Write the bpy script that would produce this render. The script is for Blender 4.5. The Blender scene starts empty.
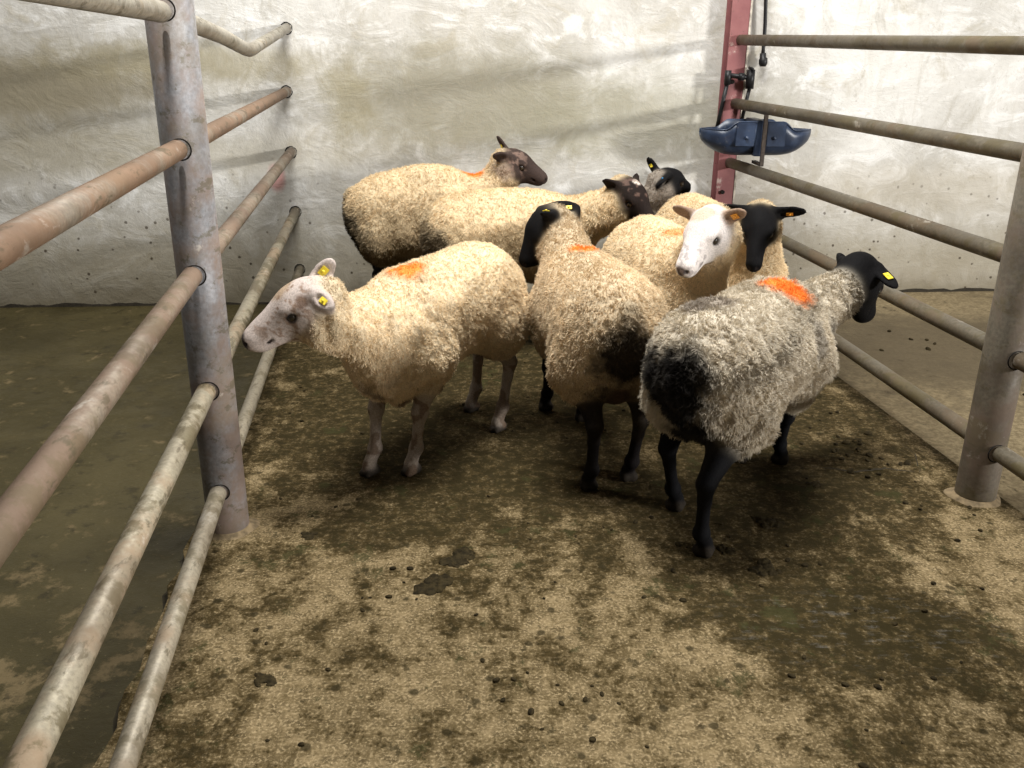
import bpy, bmesh, math, random
import numpy as np
from mathutils import Vector, Matrix, Euler

random.seed(7)
SC = bpy.context.scene
COL = SC.collection
VOX_NEAR, VOX_FAR = 0.0055, 0.0075
HAIR = 1.0

# ------------------------------------------------------------------ helpers
def link(name, data, parent=None):
    o = bpy.data.objects.new(name, data)
    COL.objects.link(o)
    if parent is not None:
        o.parent = parent
    return o

def tag(o, label=None, cat=None, group=None, kind=None):
    if label: o['label'] = label
    if cat: o['category'] = cat
    if group: o['group'] = group
    if kind: o['kind'] = kind
    return o

def obj_bm(name, bm, mat=None, parent=None, smooth=True):
    me = bpy.data.meshes.new(name)
    bm.normal_update()
    bm.to_mesh(me); bm.free()
    if mat: me.materials.append(mat)
    if smooth:
        me.polygons.foreach_set('use_smooth', [True] * len(me.polygons))
    return link(name, me, parent)

def tube(bm, pts, r, seg=28, cap=True):
    """tube along a polyline; r a number or one per point"""
    pts = [Vector(p) for p in pts]
    n = len(pts)
    rs = r if isinstance(r, (list, tuple)) else [r] * n
    rings = []
    prev = None
    for i, p in enumerate(pts):
        if i == 0: t = pts[1] - pts[0]
        elif i == n - 1: t = pts[-1] - pts[-2]
        else: t = (pts[i + 1] - p).normalized() + (p - pts[i - 1]).normalized()
        t.normalize()
        if prev is None:
            a = t.cross(Vector((0, 0, 1)))
            if a.length < .1: a = t.cross(Vector((0, 1, 0)))
        else:
            a = prev - t * prev.dot(t)
        a.normalize(); prev = a
        b = t.cross(a)
        rings.append([bm.verts.new(p + (a * math.cos(2 * math.pi * k / seg) + b * math.sin(2 * math.pi * k / seg)) * rs[i]) for k in range(seg)])
    for i in range(n - 1):
        for k in range(seg):
            bm.faces.new((rings[i][k], rings[i][(k + 1) % seg], rings[i + 1][(k + 1) % seg], rings[i + 1][k]))
    if cap:
        bm.faces.new(rings[0][::-1]); bm.faces.new(rings[-1])
    return bm

def box(bm, lo, hi, M=None):
    v = []
    for z in (lo[2], hi[2]):
        for x, y in ((lo[0], lo[1]), (hi[0], lo[1]), (hi[0], hi[1]), (lo[0], hi[1])):
            p = Vector((x, y, z))
            if M is not None: p = M @ p
            v.append(bm.verts.new(p))
    for f in ((3, 2, 1, 0), (4, 5, 6, 7), (0, 1, 5, 4), (1, 2, 6, 5), (2, 3, 7, 6), (3, 0, 4, 7)):
        bm.faces.new([v[i] for i in f])
    return bm

def bevel(bm, w=.003, seg=2):
    bmesh.ops.bevel(bm, geom=bm.edges[:], offset=w, segments=seg, affect='EDGES', clamp_overlap=True)
    return bm

# ------------------------------------------------------------------ node helper
class NT:
    def __init__(s, name):
        s.m = bpy.data.materials.new(name); s.m.use_nodes = True
        s.t = s.m.node_tree; s.t.nodes.clear()
        s.out = s.t.nodes.new('ShaderNodeOutputMaterial')
        s.b = s.t.nodes.new('ShaderNodeBsdfPrincipled')
        s.t.links.new(s.b.outputs[0], s.out.inputs[0])
        g = s.t.nodes.new('ShaderNodeNewGeometry'); s.pos = g.outputs['Position']
    def lk(s, a, b):
        if isinstance(a, (int, float)): b.default_value = a
        elif isinstance(a, (tuple, list)):
            b.default_value = tuple(a) + ((1,) if len(a) == 3 and b.type == 'RGBA' else ())
        else: s.t.links.new(a, b)
    def map(s, scale, v=None, rot=(0, 0, 0), loc=(0, 0, 0)):
        n = s.t.nodes.new('ShaderNodeMapping'); s.lk(v or s.pos, n.inputs[0])
        n.inputs['Scale'].default_value = scale; n.inputs['Rotation'].default_value = rot; n.inputs['Location'].default_value = loc
        return n.outputs[0]
    def noise(s, scale, detail=4, rough=.55, v=None, dist=0):
        n = s.t.nodes.new('ShaderNodeTexNoise'); s.lk(v or s.pos, n.inputs['Vector'])
        n.inputs['Scale'].default_value = scale; n.inputs['Detail'].default_value = detail
        n.inputs['Roughness'].default_value = rough; n.inputs['Distortion'].default_value = dist
        return n.outputs['Fac']
    def voro(s, scale, v=None, feat='F1'):
        n = s.t.nodes.new('ShaderNodeTexVoronoi'); s.lk(v or s.pos, n.inputs['Vector']); n.feature = feat
        n.inputs['Scale'].default_value = scale
        return n.outputs['Distance']
    def ramp(s, f, a, b, lo=0., hi=1.):
        n = s.t.nodes.new('ShaderNodeMapRange'); n.interpolation_type = 'SMOOTHSTEP'
        s.lk(f, n.inputs[0])
        for i, x in enumerate((a, b, lo, hi)): s.lk(x, n.inputs[i + 1])
        return n.outputs[0]
    def math(s, op, a, b=0.):
        n = s.t.nodes.new('ShaderNodeMath'); n.operation = op; s.lk(a, n.inputs[0]); s.lk(b, n.inputs[1]); return n.outputs[0]
    def mix(s, f, a, b, mode='MIX'):
        n = s.t.nodes.new('ShaderNodeMix'); n.data_type = 'RGBA'; n.blend_type = mode
        s.lk(f, n.inputs[0]); s.lk(a, n.inputs[6]); s.lk(b, n.inputs[7]); return n.outputs[2]
    def sep(s, v=None):
        n = s.t.nodes.new('ShaderNodeSeparateXYZ'); s.lk(v or s.pos, n.inputs[0]); return n.outputs
    def blob(s, c, r, f=.35, warp=0.25):
        """soft patch round point c (radii r) with a ragged edge"""
        n = s.t.nodes.new('ShaderNodeVectorMath'); n.operation = 'SUBTRACT'; s.lk(s.pos, n.inputs[0]); n.inputs[1].default_value = c
        m = s.t.nodes.new('ShaderNodeVectorMath'); m.operation = 'DIVIDE'; s.lk(n.outputs[0], m.inputs[0]); m.inputs[1].default_value = r
        l = s.t.nodes.new('ShaderNodeVectorMath'); l.operation = 'LENGTH'; s.lk(m.outputs[0], l.inputs[0])
        w = s.math('MULTIPLY', s.math('SUBTRACT', s.noise(7, 6, .65), .5), warp * 8)
        return s.ramp(s.math('ADD', l.outputs['Value'], w), 1 + f, 1 - f)
    def bump(s, h, strength=.5, dist=.01, n0=None):
        n = s.t.nodes.new('ShaderNodeBump'); n.inputs['Strength'].default_value = strength; n.inputs['Distance'].default_value = dist
        s.lk(h, n.inputs['Height'])
        if n0 is not None: s.lk(n0, n.inputs['Normal'])
        return n.outputs[0]
    def done(s, col=None, rough=None, normal=None, metal=None, spec=None):
        if col is not None: s.lk(col, s.b.inputs['Base Color'])
        if rough is not None: s.lk(rough, s.b.inputs['Roughness'])
        if normal is not None: s.lk(normal, s.b.inputs['Normal'])
        if metal is not None: s.lk(metal, s.b.inputs['Metallic'])
        if spec is not None: s.lk(spec, s.b.inputs['Specular IOR Level'])
        return s.m

def plain(name, col, rough=.6, metal=0., bump=0., scale=60, var=.25, spec=.3):
    n = NT(name)
    f = n.noise(scale, 5)
    c = n.mix(n.ramp(f, .3, .7), tuple(x * (1 - var) for x in col), tuple(min(1, x * (1 + var)) for x in col))
    return n.done(c, rough, n.bump(f, .4, bump) if bump else None, metal, spec)

# ------------------------------------------------------------------ materials
def mat_pen_floor():
    n = NT('pen_concrete')
    big = n.noise(1.7, 8, .62, dist=.4)
    med = n.noise(9, 9, .74, n.map((1, .72, 1)), .25)
    fin = n.noise(38, 6, .7)
    spk = n.noise(140, 3, .6)
    rid = n.noise(1, 5, .65, n.map((9, 48, 9)))
    tan = n.mix(n.ramp(fin, .35, .65), (.080, .058, .028), (.255, .190, .102))
    tan = n.mix(n.ramp(spk, .45, .7), tan, (.36, .275, .155))
    tan = n.mix(n.ramp(rid, .50, .68, 0, .3), tan, (.13, .092, .04))
    mk = n.math('ADD', n.math('MULTIPLY', big, .50), n.math('MULTIPLY', med, .69))
    mk = n.math('ADD', mk, n.math('MULTIPLY', n.math('SUBTRACT', rid, .5), .10))
    mk = n.math('ADD', mk, n.math('MULTIPLY', n.math('SUBTRACT', fin, .5), .42))
    # trodden muck where the flock stands, and the wet run at the lower right
    herd = n.blob((.25, 3.35, 0), (1.25, 1.05, 1), .5, .18)
    herd2 = n.blob((-.35, 2.95, 0), (.55, .55, 1), .5, .2)
    right = n.blob((.88, 2.15, 0), (.50, .60, 1), .5, .22)
    wet = n.blob((.90, 1.90, 0), (.36, .16, 1), .5, .16)
    far = n.blob((-.4, 4.6, 0), (1.6, .8, 1), .4, .15)
    a = n.math('ADD', n.math('MULTIPLY', herd, .15), n.math('MULTIPLY', right, .07))
    a = n.math('ADD', a, n.math('MULTIPLY', wet, .12))
    a = n.math('ADD', a, n.math('MULTIPLY', far, .12))
    a = n.math('ADD', a, n.math('MULTIPLY', herd2, .05))
    mk = n.math('ADD', mk, a)
    m1 = n.ramp(mk, .535, .685)
    m2 = n.ramp(mk, .63, .77)
    c = n.mix(n.math('MULTIPLY', m1, n.ramp(n.noise(70, 3, .6), .66, .46, .5, 1)), tan, (.066, .046, .018))
    c = n.mix(n.math('MULTIPLY', m2, n.ramp(n.noise(24, 6, .75), .62, .46, .15, 1)), c, (.028, .021, .008))
    grn = n.ramp(n.noise(6.5, 8, .75, n.map((1, .8, 1), loc=(7, 3, 1))), .575, .63)
    c = n.mix(n.math('MULTIPLY', grn, .75), c, (.038, .036, .013))
    dots = n.ramp(n.math('ADD', n.voro(13, n.map((1, 1, 1), loc=(3, 5, 0))), n.math('MULTIPLY', n.noise(30, 4), .25)), .30, .22)
    c = n.mix(n.math('MULTIPLY', dots, .8), c, (.03, .023, .010))
    dk = n.ramp(n.noise(19, 6, .72, n.map((1, .8, 1), loc=(1, 8, 3))), .59, .65)
    c = n.mix(n.math('MULTIPLY', dk, .75), c, (.036, .028, .012))
    h = n.math('ADD', n.math('MULTIPLY', fin, .5), n.math('MULTIPLY', rid, .9))
    h = n.math('ADD', h, n.math('MULTIPLY', m2, .5))
    h = n.math('ADD', h, n.math('MULTIPLY', spk, .25))
    wt = n.math('MULTIPLY', n.math('MULTIPLY', wet, n.ramp(rid, .48, .60)), n.ramp(n.noise(16, 6, .75, n.map((1, 1, 1), loc=(2, 2, 2))), .48, .60))
    r = n.math('SUBTRACT', .88, n.math('MULTIPLY', wt, .55))
    return n.done(c, r, n.bump(h, .8, .009), spec=n.math('ADD', n.math('MULTIPLY', wt, .5), .06))

def mat_side_floor(wet=True):
    n = NT('slurry_floor' if wet else 'side_concrete')
    big = n.noise(1.3, 6, .6, dist=.5); med = n.noise(9, 7, .7); fin = n.noise(55, 4, .7)
    if wet:
        c = n.mix(n.ramp(big, .4, .65), (.040, .032, .012), (.066, .053, .022))
        near = n.ramp(n.sep()[1], 3.0, 1.2)
        t = n.math('ADD', med, n.math('MULTIPLY', near, .09))
        c = n.mix(n.ramp(t, .58, .70, 0, .8), c, (.15, .11, .055))
        c = n.mix(n.ramp(n.noise(14, 6, .7, n.map((1, 1, 1), loc=(5, 5, 5))), .55, .66, 0, .7), c, (.024, .019, .008))
        c = n.mix(n.ramp(fin, .62, .74, 0, .55), c, (.22, .18, .10))
        return n.done(c, n.ramp(med, .4, .6, .30, .55), n.bump(n.math('ADD', med, n.math('MULTIPLY', fin, .3)), .35, .008), spec=.16)
    rid = n.noise(1, 5, .6, n.map((5, 55, 5)))
    c = n.mix(n.ramp(fin, .35, .65), (.15, .115, .065), (.26, .205, .12))
    c = n.mix(n.ramp(n.math('ADD', n.math('MULTIPLY', big, .6), n.math('MULTIPLY', med, .5)), .53, .66, 0, .85), c, (.12, .093, .055))
    c = n.mix(n.math('MULTIPLY', n.blob((2.3, 4.25, 0), (1.0, .62, 1), .4, .12), .85), c, (.085, .066, .04))
    c = n.mix(n.ramp(med, .62, .7), c, (.06, .045, .025))
    return n.done(c, .8, n.bump(n.math('ADD', fin, rid), .6, .006), spec=.1)

def mat_wall():
    n = NT('limewashed_render')
    x, y, z = n.sep()
    a = n.noise(1.1, 8, .62, dist=.6); b = n.noise(3.6, 8, .68, dist=.8); f = n.noise(26, 6, .7)
    trow = n.noise(1.0, 7, .68, n.map((3.2, 3.2, 5.5), rot=(0, .5, 0)), 1.6)
    streak = n.noise(1.0, 6, .6, n.map((9, 9, 1.1)), 1.2)
    c = n.mix(n.ramp(a, .35, .65), (.46, .44, .40), (.68, .665, .63))
    c = n.mix(n.ramp(trow, .47, .66, 0, .75), c, (.80, .79, .77))
    c = n.mix(n.ramp(n.noise(1.0, 8, .72, n.map((4.5, 4.5, 3.0), rot=(0, .3, 0), loc=(4, 0, 2)), 1.0), .50, .68, 0, .6), c, (.40, .375, .32))
    c = n.mix(n.ramp(n.noise(60, 4, .7), .60, .72, 0, .5), c, (.30, .27, .22))
    c = n.mix(n.ramp(streak, .52, .70, 0, .28), c, (.46, .43, .36))
    c = n.mix(n.ramp(b, .54, .70, 0, .55), c, (.40, .355, .26))
    # grime band behind the flock and stains at fixed spots
    for cc, r, s, k in (((-.25, 5.1, 1.10), (.75, 2, .28), .85, (.25, .23, .165)), ((.75, 5.2, 1.02), (.75, 2, .22), .65, (.30, .28, .20)),
                        ((-2.7, 5.0, 1.16), (1.1, 2, .20), .95, (.23, .20, .135)), ((-1.7, 5.0, 1.3), (.7, 2, .10), .7, (.30, .26, .16)),
                        ((-2.3, 5.0, .83), (1.4, 2, .13), .6, (.33, .29, .20)), ((-.9, 5.1, 1.1), (.14, 2, .16), .6, (.30, .26, .15)),
                        ((2.6, 5.3, .62), (1.5, 2, .13), .45, (.36, .31, .22))):
        c = n.mix(n.math('MULTIPLY', n.blob(cc, r, .6, .14), s), c, k)
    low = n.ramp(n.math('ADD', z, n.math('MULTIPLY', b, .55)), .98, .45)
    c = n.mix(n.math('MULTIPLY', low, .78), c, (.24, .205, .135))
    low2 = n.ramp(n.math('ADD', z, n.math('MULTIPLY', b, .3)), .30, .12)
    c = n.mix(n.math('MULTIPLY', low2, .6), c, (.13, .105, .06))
    sp = n.ramp(n.math('ADD', n.voro(15), n.math('MULTIPLY', n.noise(40, 3), .2)), .26, .17)
    spm = n.math('MULTIPLY', sp, n.ramp(z, .95, .25, .05, .9))
    c = n.mix(spm, c, (.05, .035, .02))
    pk = n.blob((-1.33, 5.05, .69), (.045, 2, .07), .4, .08)
    c = n.mix(n.math('MULTIPLY', pk, .6), c, (.62, .20, .18))
    h = n.math('ADD', n.math('MULTIPLY', trow, .8), n.math('ADD', n.math('MULTIPLY', f, .25), b))
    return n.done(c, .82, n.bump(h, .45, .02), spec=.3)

def mat_pipe(name, zinc, rust, amt, dirt=.5, shift=0.):
    n = NT(name)
    a = n.noise(3.1, 6, .62, n.map((1, 1, 1), loc=(shift, 0, 0)), .4); b = n.noise(17, 6, .7, n.map((1, .4, .6))); f = n.noise(90, 3, .6)
    d = n.noise(7, 6, .7, n.map((1, 1, 1), loc=(2, 9, shift)))
    c = n.mix(n.ramp(f, .3, .7), tuple(x * .8 for x in zinc), tuple(x * 1.15 for x in zinc))
    mk = n.math('ADD', n.math('MULTIPLY', a, .7), n.math('MULTIPLY', b, .3))
    rs = n.ramp(mk, .62 - amt * .3, .70 - amt * .2)
    c = n.mix(n.math('MULTIPLY', rs, .9), c, rust)
    c = n.mix(n.math('MULTIPLY', n.ramp(b, .60, .70), .4), c, (.66, .62, .54))
    c = n.mix(n.math('MULTIPLY', n.ramp(d, .50, .58), dirt), c, (.10, .078, .032))
    e = n.noise(26, 5, .7, n.map((1, .35, 1), loc=(5, shift, 1)))
    c = n.mix(n.math('MULTIPLY', n.ramp(e, .56, .64), .65), c, (.075, .06, .03))
    c = n.mix(n.ramp(n.noise(5, 4, .6, n.map((1, .5, 1), loc=(shift, 3, 4))), .45, .65, 0, .45), c, tuple(x * .45 for x in rust))
    return n.done(c, n.ramp(rs, 0, 1, .5, .78), n.bump(n.math('ADD', b, n.math('MULTIPLY', f, .4)), .35, .003), n.ramp(rs, 0, 1, .2, .0))

def mat_attr(name, bump=.003, scale=220, rough=.8, spec=.25, sheen=0.):
    n = NT(name)
    a = n.t.nodes.new('ShaderNodeAttribute'); a.attribute_name = 'Col'
    f = n.noise(scale, 4, .65)
    c = n.mix(n.ramp(f, .3, .7, 0, .35), a.outputs['Color'], (0, 0, 0))
    n.b.inputs['Sheen Weight'].default_value = sheen
    return n.done(c, rough, n.bump(f, .5, bump), spec=spec)

M_BODY = mat_attr('sheep_coat', .003, 200, .7, .06)
n = NT('wool_fibre')
_a = n.t.nodes.new('ShaderNodeAttribute'); _a.attribute_name = 'Col'
M_WOOL = n.done(_a.outputs['Color'], .95, spec=.05)
M_EYE = plain('eye_dark', (.02, .014, .008), .12, spec=.5)
M_TAGY = plain('tag_yellow', (.85, .68, .06), .4, var=.1)
M_TAGB = plain('tag_blue', (.05, .22, .42), .4)
M_TAGO = plain('tag_orange', (.75, .33, .04), .4)
M_RED = None

# ------------------------------------------------------------------ value noise in numpy
_rng = np.random.default_rng(5)
_LAT = _rng.random((64, 64, 64)).astype(np.float32)
def vnoise(p, octaves=3):
    out = np.zeros(len(p), np.float32); amp, tot = 1., 0.
    for o in range(octaves):
        q = p * (2 ** o) + 17.3 * o
        i = np.floor(q).astype(int); f = (q - i); f = f * f * (3 - 2 * f); i &= 63; j = (i + 1) & 63
        def g(a, b, c): return _LAT[a, b, c]
        x0, y0, z0 = i.T; x1, y1, z1 = j.T; fx, fy, fz = f.T
        v = ((g(x0, y0, z0) * (1 - fx) + g(x1, y0, z0) * fx) * (1 - fy) + (g(x0, y1, z0) * (1 - fx) + g(x1, y1, z0) * fx) * fy) * (1 - fz) + \
            ((g(x0, y0, z1) * (1 - fx) + g(x1, y0, z1) * fx) * (1 - fy) + (g(x0, y1, z1) * (1 - fx) + g(x1, y1, z1) * fx) * fy) * fz
        out += amp * v; tot += amp; amp *= .5
    return out / tot

# ------------------------------------------------------------------ implicit body
class Prim:
    pass
def cone(a, b, ra, rb, col, wool=0., k=.03, squash=None):
    p = Prim(); p.t = 'c'; p.a = np.array(a, float); p.b = np.array(b, float); p.ra = ra; p.rb = rb
    p.col = col; p.wool = wool; p.k = k; p.sq = squash
    m = max(ra, rb); p.lo = np.minimum(p.a, p.b) - m; p.hi = np.maximum(p.a, p.b) + m
    return p
def ell(c, axes, r, col, wool=0., k=.03):
    p = Prim(); p.t = 'e'; p.c = np.array(c, float); p.A = np.array(axes, float); p.r = np.array(r, float)
    p.col = col; p.wool = wool; p.k = k
    m = max(r); p.lo = p.c - m; p.hi = p.c + m
    return p
def psdf(p, X):
    if p.t == 'c':
        ab = p.b - p.a; L2 = ab @ ab
        d = X - p.a
        t = np.clip((d @ ab) / L2, 0, 1)
        q = d - t[..., None] * ab
        if p.sq is not None:
            ax, s = p.sq
            q = q + (q @ ax)[..., None] * ax * (1 / s - 1)
        return np.sqrt((q * q).sum(-1)) - (p.ra + (p.rb - p.ra) * t)
    q = (X - p.c) @ p.A.T
    k0 = np.sqrt(((q / p.r) ** 2).sum(-1)); k1 = np.sqrt(((q / p.r ** 2) ** 2).sum(-1)) + 1e-9
    return k0 * (k0 - 1) / k1

def surface(prims, cuts, vox):
    lo = np.min([p.lo for p in prims], 0) - .03; hi = np.max([p.hi for p in prims], 0) + .03
    n = np.ceil((hi - lo) / vox).astype(int) + 1
    F = np.full(n, .08, np.float32)
    ax = [(lo[i] + vox * np.arange(n[i])).astype(np.float32) for i in range(3)]
    def blk(p, pad):
        a = np.maximum(np.floor((p.lo - pad - lo) / vox).astype(int), 0); b = np.minimum(np.ceil((p.hi + pad - lo) / vox).astype(int) + 1, n)
        X = np.stack(np.meshgrid(ax[0][a[0]:b[0]], ax[1][a[1]:b[1]], ax[2][a[2]:b[2]], indexing='ij'), -1)
        return (slice(a[0], b[0]), slice(a[1], b[1]), slice(a[2], b[2])), X
    for p in prims:
        s, X = blk(p, .06)
        d = psdf(p, X).astype(np.float32); f = F[s]; k = p.k
        h = np.maximum(k - np.abs(f - d), 0) / k
        F[s] = np.minimum(f, d) - h * h * k * .25
    for p in cuts:
        s, X = blk(p, .02)
        d = -psdf(p, X).astype(np.float32); f = F[s]; k = p.k
        h = np.maximum(k - np.abs(f - d), 0) / k
        F[s] = np.maximum(f, d) + h * h * k * .25
    # surface nets
    I = F < 0
    c = I[:-1, :-1, :-1].astype(np.int8)
    S = sum(I[i:n[0] - 1 + i, j:n[1] - 1 + j, l:n[2] - 1 + l].astype(np.int8) for i in (0, 1) for j in (0, 1) for l in (0, 1))
    act = (S > 0) & (S < 8)
    idx = np.argwhere(act)
    vid = np.full(act.shape, -1, np.int64); vid[act] = np.arange(len(idx))
    acc = np.zeros((len(idx), 3)); cnt = np.zeros(len(idx))
    corners = [(i, j, l) for i in (0, 1) for j in (0, 1) for l in (0, 1)]
    for a in corners:
        for d in range(3):
            if a[d]: continue
            b = list(a); b[d] = 1
            fa = F[idx[:, 0] + a[0], idx[:, 1] + a[1], idx[:, 2] + a[2]]; fb = F[idx[:, 0] + b[0], idx[:, 1] + b[1], idx[:, 2] + b[2]]
            m = (fa < 0) != (fb < 0)
            t = np.where(m, fa / np.where(m, fa - fb, 1), 0)
            P = np.array(a, float)[None].repeat(len(idx), 0); P[:, d] += t
            acc[m] += P[m]; cnt[m] += 1
    V = (idx + acc / cnt[:, None]) * vox + lo
    quads = []
    for d in range(3):
        u, w = [(1, 2), (2, 0), (0, 1)][d]
        sl0 = [slice(None)] * 3; sl1 = [slice(None)] * 3; sl0[d] = slice(0, -1); sl1[d] = slice(1, None)
        A = I[tuple(sl0)]; B = I[tuple(sl1)]
        e = np.argwhere(A != B)
        e = e[(e[:, u] > 0) & (e[:, w] > 0) & (e[:, u] < n[u] - 1) & (e[:, w] < n[w] - 1)]
        ins = A[e[:, 0], e[:, 1], e[:, 2]]
        def cell(du, dw):
            q = e.copy(); q[:, u] -= du; q[:, w] -= dw
            return vid[q[:, 0], q[:, 1], q[:, 2]]
        Q = np.stack([cell(1, 1), cell(0, 1), cell(0, 0), cell(1, 0)], 1)
        Q[~ins] = Q[~ins][:, ::-1]
        quads.append(Q)
    return V, np.concatenate(quads)

def vnormals(V, Q):
    fn = np.cross(V[Q[:, 2]] - V[Q[:, 0]], V[Q[:, 3]] - V[Q[:, 1]])
    N = np.zeros_like(V)
    for k in range(4):
        for d in range(3):
            N[:, d] += np.bincount(Q[:, k], fn[:, d], len(V))
    return N / (np.linalg.norm(N, axis=1, keepdims=True) + 1e-12), np.linalg.norm(fn, axis=1) * .5

def U(v):
    v = np.array(v, float); return v / np.linalg.norm(v)

BLACK = (.008, .0075, .008)
# ------------------------------------------------------------------ one sheep
def sheep(label, rump, chest, top, feet, head, nose, wool, face, legs, ears, near=False,
          up=(0, 0, 1), spots=(), mottle=(), wid=.19, hairs=60000, hlen=.010, curl=.0035, clump=75, hrad=.0008, seed=1,
          belly=.19, thigh=1., nape=.055, neckend=None, neck_r=(.13, .076), tags=(), udder=None, earcol=None, neckbase=None, wool_low=.30, hsc=1., marks=(), tint=None, deep=0.):
    rng = np.random.default_rng(seed)
    rump = np.array(rump, float); chest = np.array(chest, float)
    d2 = U(np.append(chest - rump, 0)); L = np.linalg.norm(chest - rump); s2 = np.cross([0, 0, 1], d2)
    T = np.vstack([d2, s2, [0, 0, 1]])
    def at(t, s, z):  # t metres ahead of the rump, s to the left
        return np.append(rump, 0) + d2 * t + s2 * s + np.array([0, 0, z])
    W = wool; wd = tuple(np.array(W) * .8)
    P = []; C = []
    k = top / .76
    top0 = top; top = top - .012
    P.append(ell(at(.205, 0, top - .195 * k), T, (.215, wid, .195 * k), W, 1, .05))
    P.append(ell(at(L * .5, 0, top - .205 * k), T, (L * .36, wid * 1.04, belly * k), W, 1, .07))
    P.append(ell(at(L - .225, 0, top - .225 * k), T, (.22, wid * .88, .200 * k), W, 1, .08))
    P.append(ell(at(L - .13, 0, top - .32 * k), T, (.135, wid * .70, .15 * k), W, 1, .06))
    P.append(ell(at(.0 + .03, 0, top - .14 * k), T, (.035, .035, .07), tuple(np.array(W) * .7), 1, .04))
    # legs
    H = .0
    fl = feet
    for i, (fx, fy) in enumerate(fl):
        s = 1 if i % 2 == 0 else -1          # left, right of hind pair then left, right of front pair
        foot = np.array([fx, fy, 0.])
        fz = foot + np.array([0, 0, .012])
        if i < 2:
            hip = at(.19, s * .085, top - .30 * k); stifle = at(.235, s * .110, .46 * k) * .62 + (foot + d2 * .13 + np.array([0, 0, .46 * k])) * .38; 
            hock = foot * .75 + at(.10, s * .10, 0) * .25 + d2 * -.045 + np.array([0, 0, .265 * k])
            fet = foot + np.array([0, 0, .085]) - d2 * .010
            P.append(cone(hip, stifle, .140 * k * thigh, .088 * thigh, W, 1, .05))
            P.append(cone(stifle, hock + (stifle - hock) * .52, .086 * thigh, .048, tuple(np.array(W) * .9), .9 if wool_low < .4 else 0, .04))
            P.append(cone(hock + (stifle - hock) * .6, hock, .050, .027, legs, 0, .03))
            P.append(cone(hock, hock + (fet - hock) * .35, .0265, .0195, legs, 0, .012))
            P.append(cone(hock + (fet - hock) * .35, fet, .0185, .0195, legs, 0, .01))
        else:
            sh = at(L - .20, s * .095, top - .30 * k); el = at(L - .235, s * .10, .40 * k)
            car = foot * .6 + el * np.array([.4, .4, 0]) + np.array([0, 0, .225 * k]) + d2 * .012
            fet = foot + np.array([0, 0, .085]) - d2 * .008
            P.append(cone(sh, el, .115 * k, .066, W, 1, .06))
            P.append(cone(el, el + (car - el) * .35, .058, .044, W, .9, .04))
            P.append(cone(el + (car - el) * .3, car, .040, .025, legs, 0, .03))
            P.append(ell(car, T, (.027, .025, .034), legs, 0, .015))
            P.append(cone(car, fet, .0205, .0185, legs, 0, .012))
        P.append(ell(fet, T, (.024, .023, .026), legs, 0, .015))
        pas = foot + d2 * .028 + np.array([0, 0, .035])
        P.append(cone(fet, pas, .020, .023, legs, 0, .012))
        hoofc = (.03, .024, .018)
        for q in (-1, 1):   # cloven hoof
            P.append(cone(foot + d2 * .012 + s2 * q * .0125 + np.array([0, 0, .017]), foot + d2 * .052 + s2 * q * .011 + np.array([0, 0, .011]), .0185, .0115, hoofc, 0, .008))
    if udder:
        P.append(ell(at(.14, 0, udder[0]), T, (.07, .055, udder[1]), (.16, .085, .06), 0, .02))
    # head
    c = np.array(head, float); nn = np.array(nose, float)
    h = U(nn - c); side = U(np.cross(np.array(up, float), h)); u = np.cross(h, side)   # side = animal's left
    R = np.vstack([h, side, u]); s_ = hsc
    nn = c + h * np.linalg.norm(nn - c)
    def hp(a, b, cc): return c + h * a + side * b + u * cc
    lm = np.linalg.norm(nn - c)
    f = face
    P.append(ell(hp(.0, 0, .004), R, (.082 * s_, .060 * s_, .066 * s_), f, 0, .03))
    P.append(cone(hp(.02, 0, -.002), hp(lm - .04, 0, -.006), .052 * s_, .034 * s_, f, 0, .03, (side, .84)))
    P.append(cone(hp(.04, 0, .026), hp(lm - .06, 0, .014), .034 * s_, .024 * s_, f, 0, .03))
    P.append(cone(hp(-.01, 0, -.038), hp(lm - .05, 0, -.022), .046 * s_, .023 * s_, f, 0, .025, (side, .8)))
    P.append(ell(hp(lm - .022, 0, .000), R, (.027 * s_, .029 * s_, .027 * s_), f, 0, .02))
    P.append(ell(hp(lm - .045, 0, -.030), R, (.030 * s_, .022 * s_, .013 * s_), f, 0, .008))
    for q in (-1, 1):
        P.append(ell(hp(.040, q * .040 * s_, .026), R, (.028, .018, .016), f, 0, .015))
        P.append(ell(hp(.012, q * .040 * s_, -.030), R, (.040, .022, .034), f, 0, .02))
        C.append(ell(hp(.050, q * .060 * s_, .006), R, (.018, .014, .011), f, 0, .008))
        C.append(ell(hp(lm - .001, q * .016 * s_, .006), R, (.012, .006, .006), f, 0, .004))
        C.append(cone(hp(lm - .005, q * .004, -.021), hp(lm - .070, q * .030, -.024), .0042, .0042, f, 0, .004))
    # ears: (lateral sign, direction in head frame, length)
    earR = []
    ec = earcol or f
    for q, dr, ln, *ox in ears:
        e = U(dr) if ox else U(h * dr[0] + side * dr[1] + u * dr[2])
        base = hp(-.042, q * .048 * s_, .024)
        nr = U(h - e * (h @ e)) if abs(h @ e) < .9 else U(u - e * (u @ e))   # flat normal: opening faces forward
        if ox: nr = U(np.array(ox[0]) - e * (e @ np.array(ox[0])))
        wdir = np.cross(nr, e)
        P.append(ell(base + e * ln * .55, np.vstack([e, wdir, nr]), (ln * .56, ln * .30, .0105), ec, 0, .012))
        P.append(cone(base, base + e * ln * .3, .020, .015, ec, 0, .02))
        C.append(ell(base + e * ln * .62 + nr * .013, np.vstack([e, wdir, nr]), (ln * .42, ln * .22, .0075), ec, 0, .005))
        earR.append((base, e, wdir, nr, ln))
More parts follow.
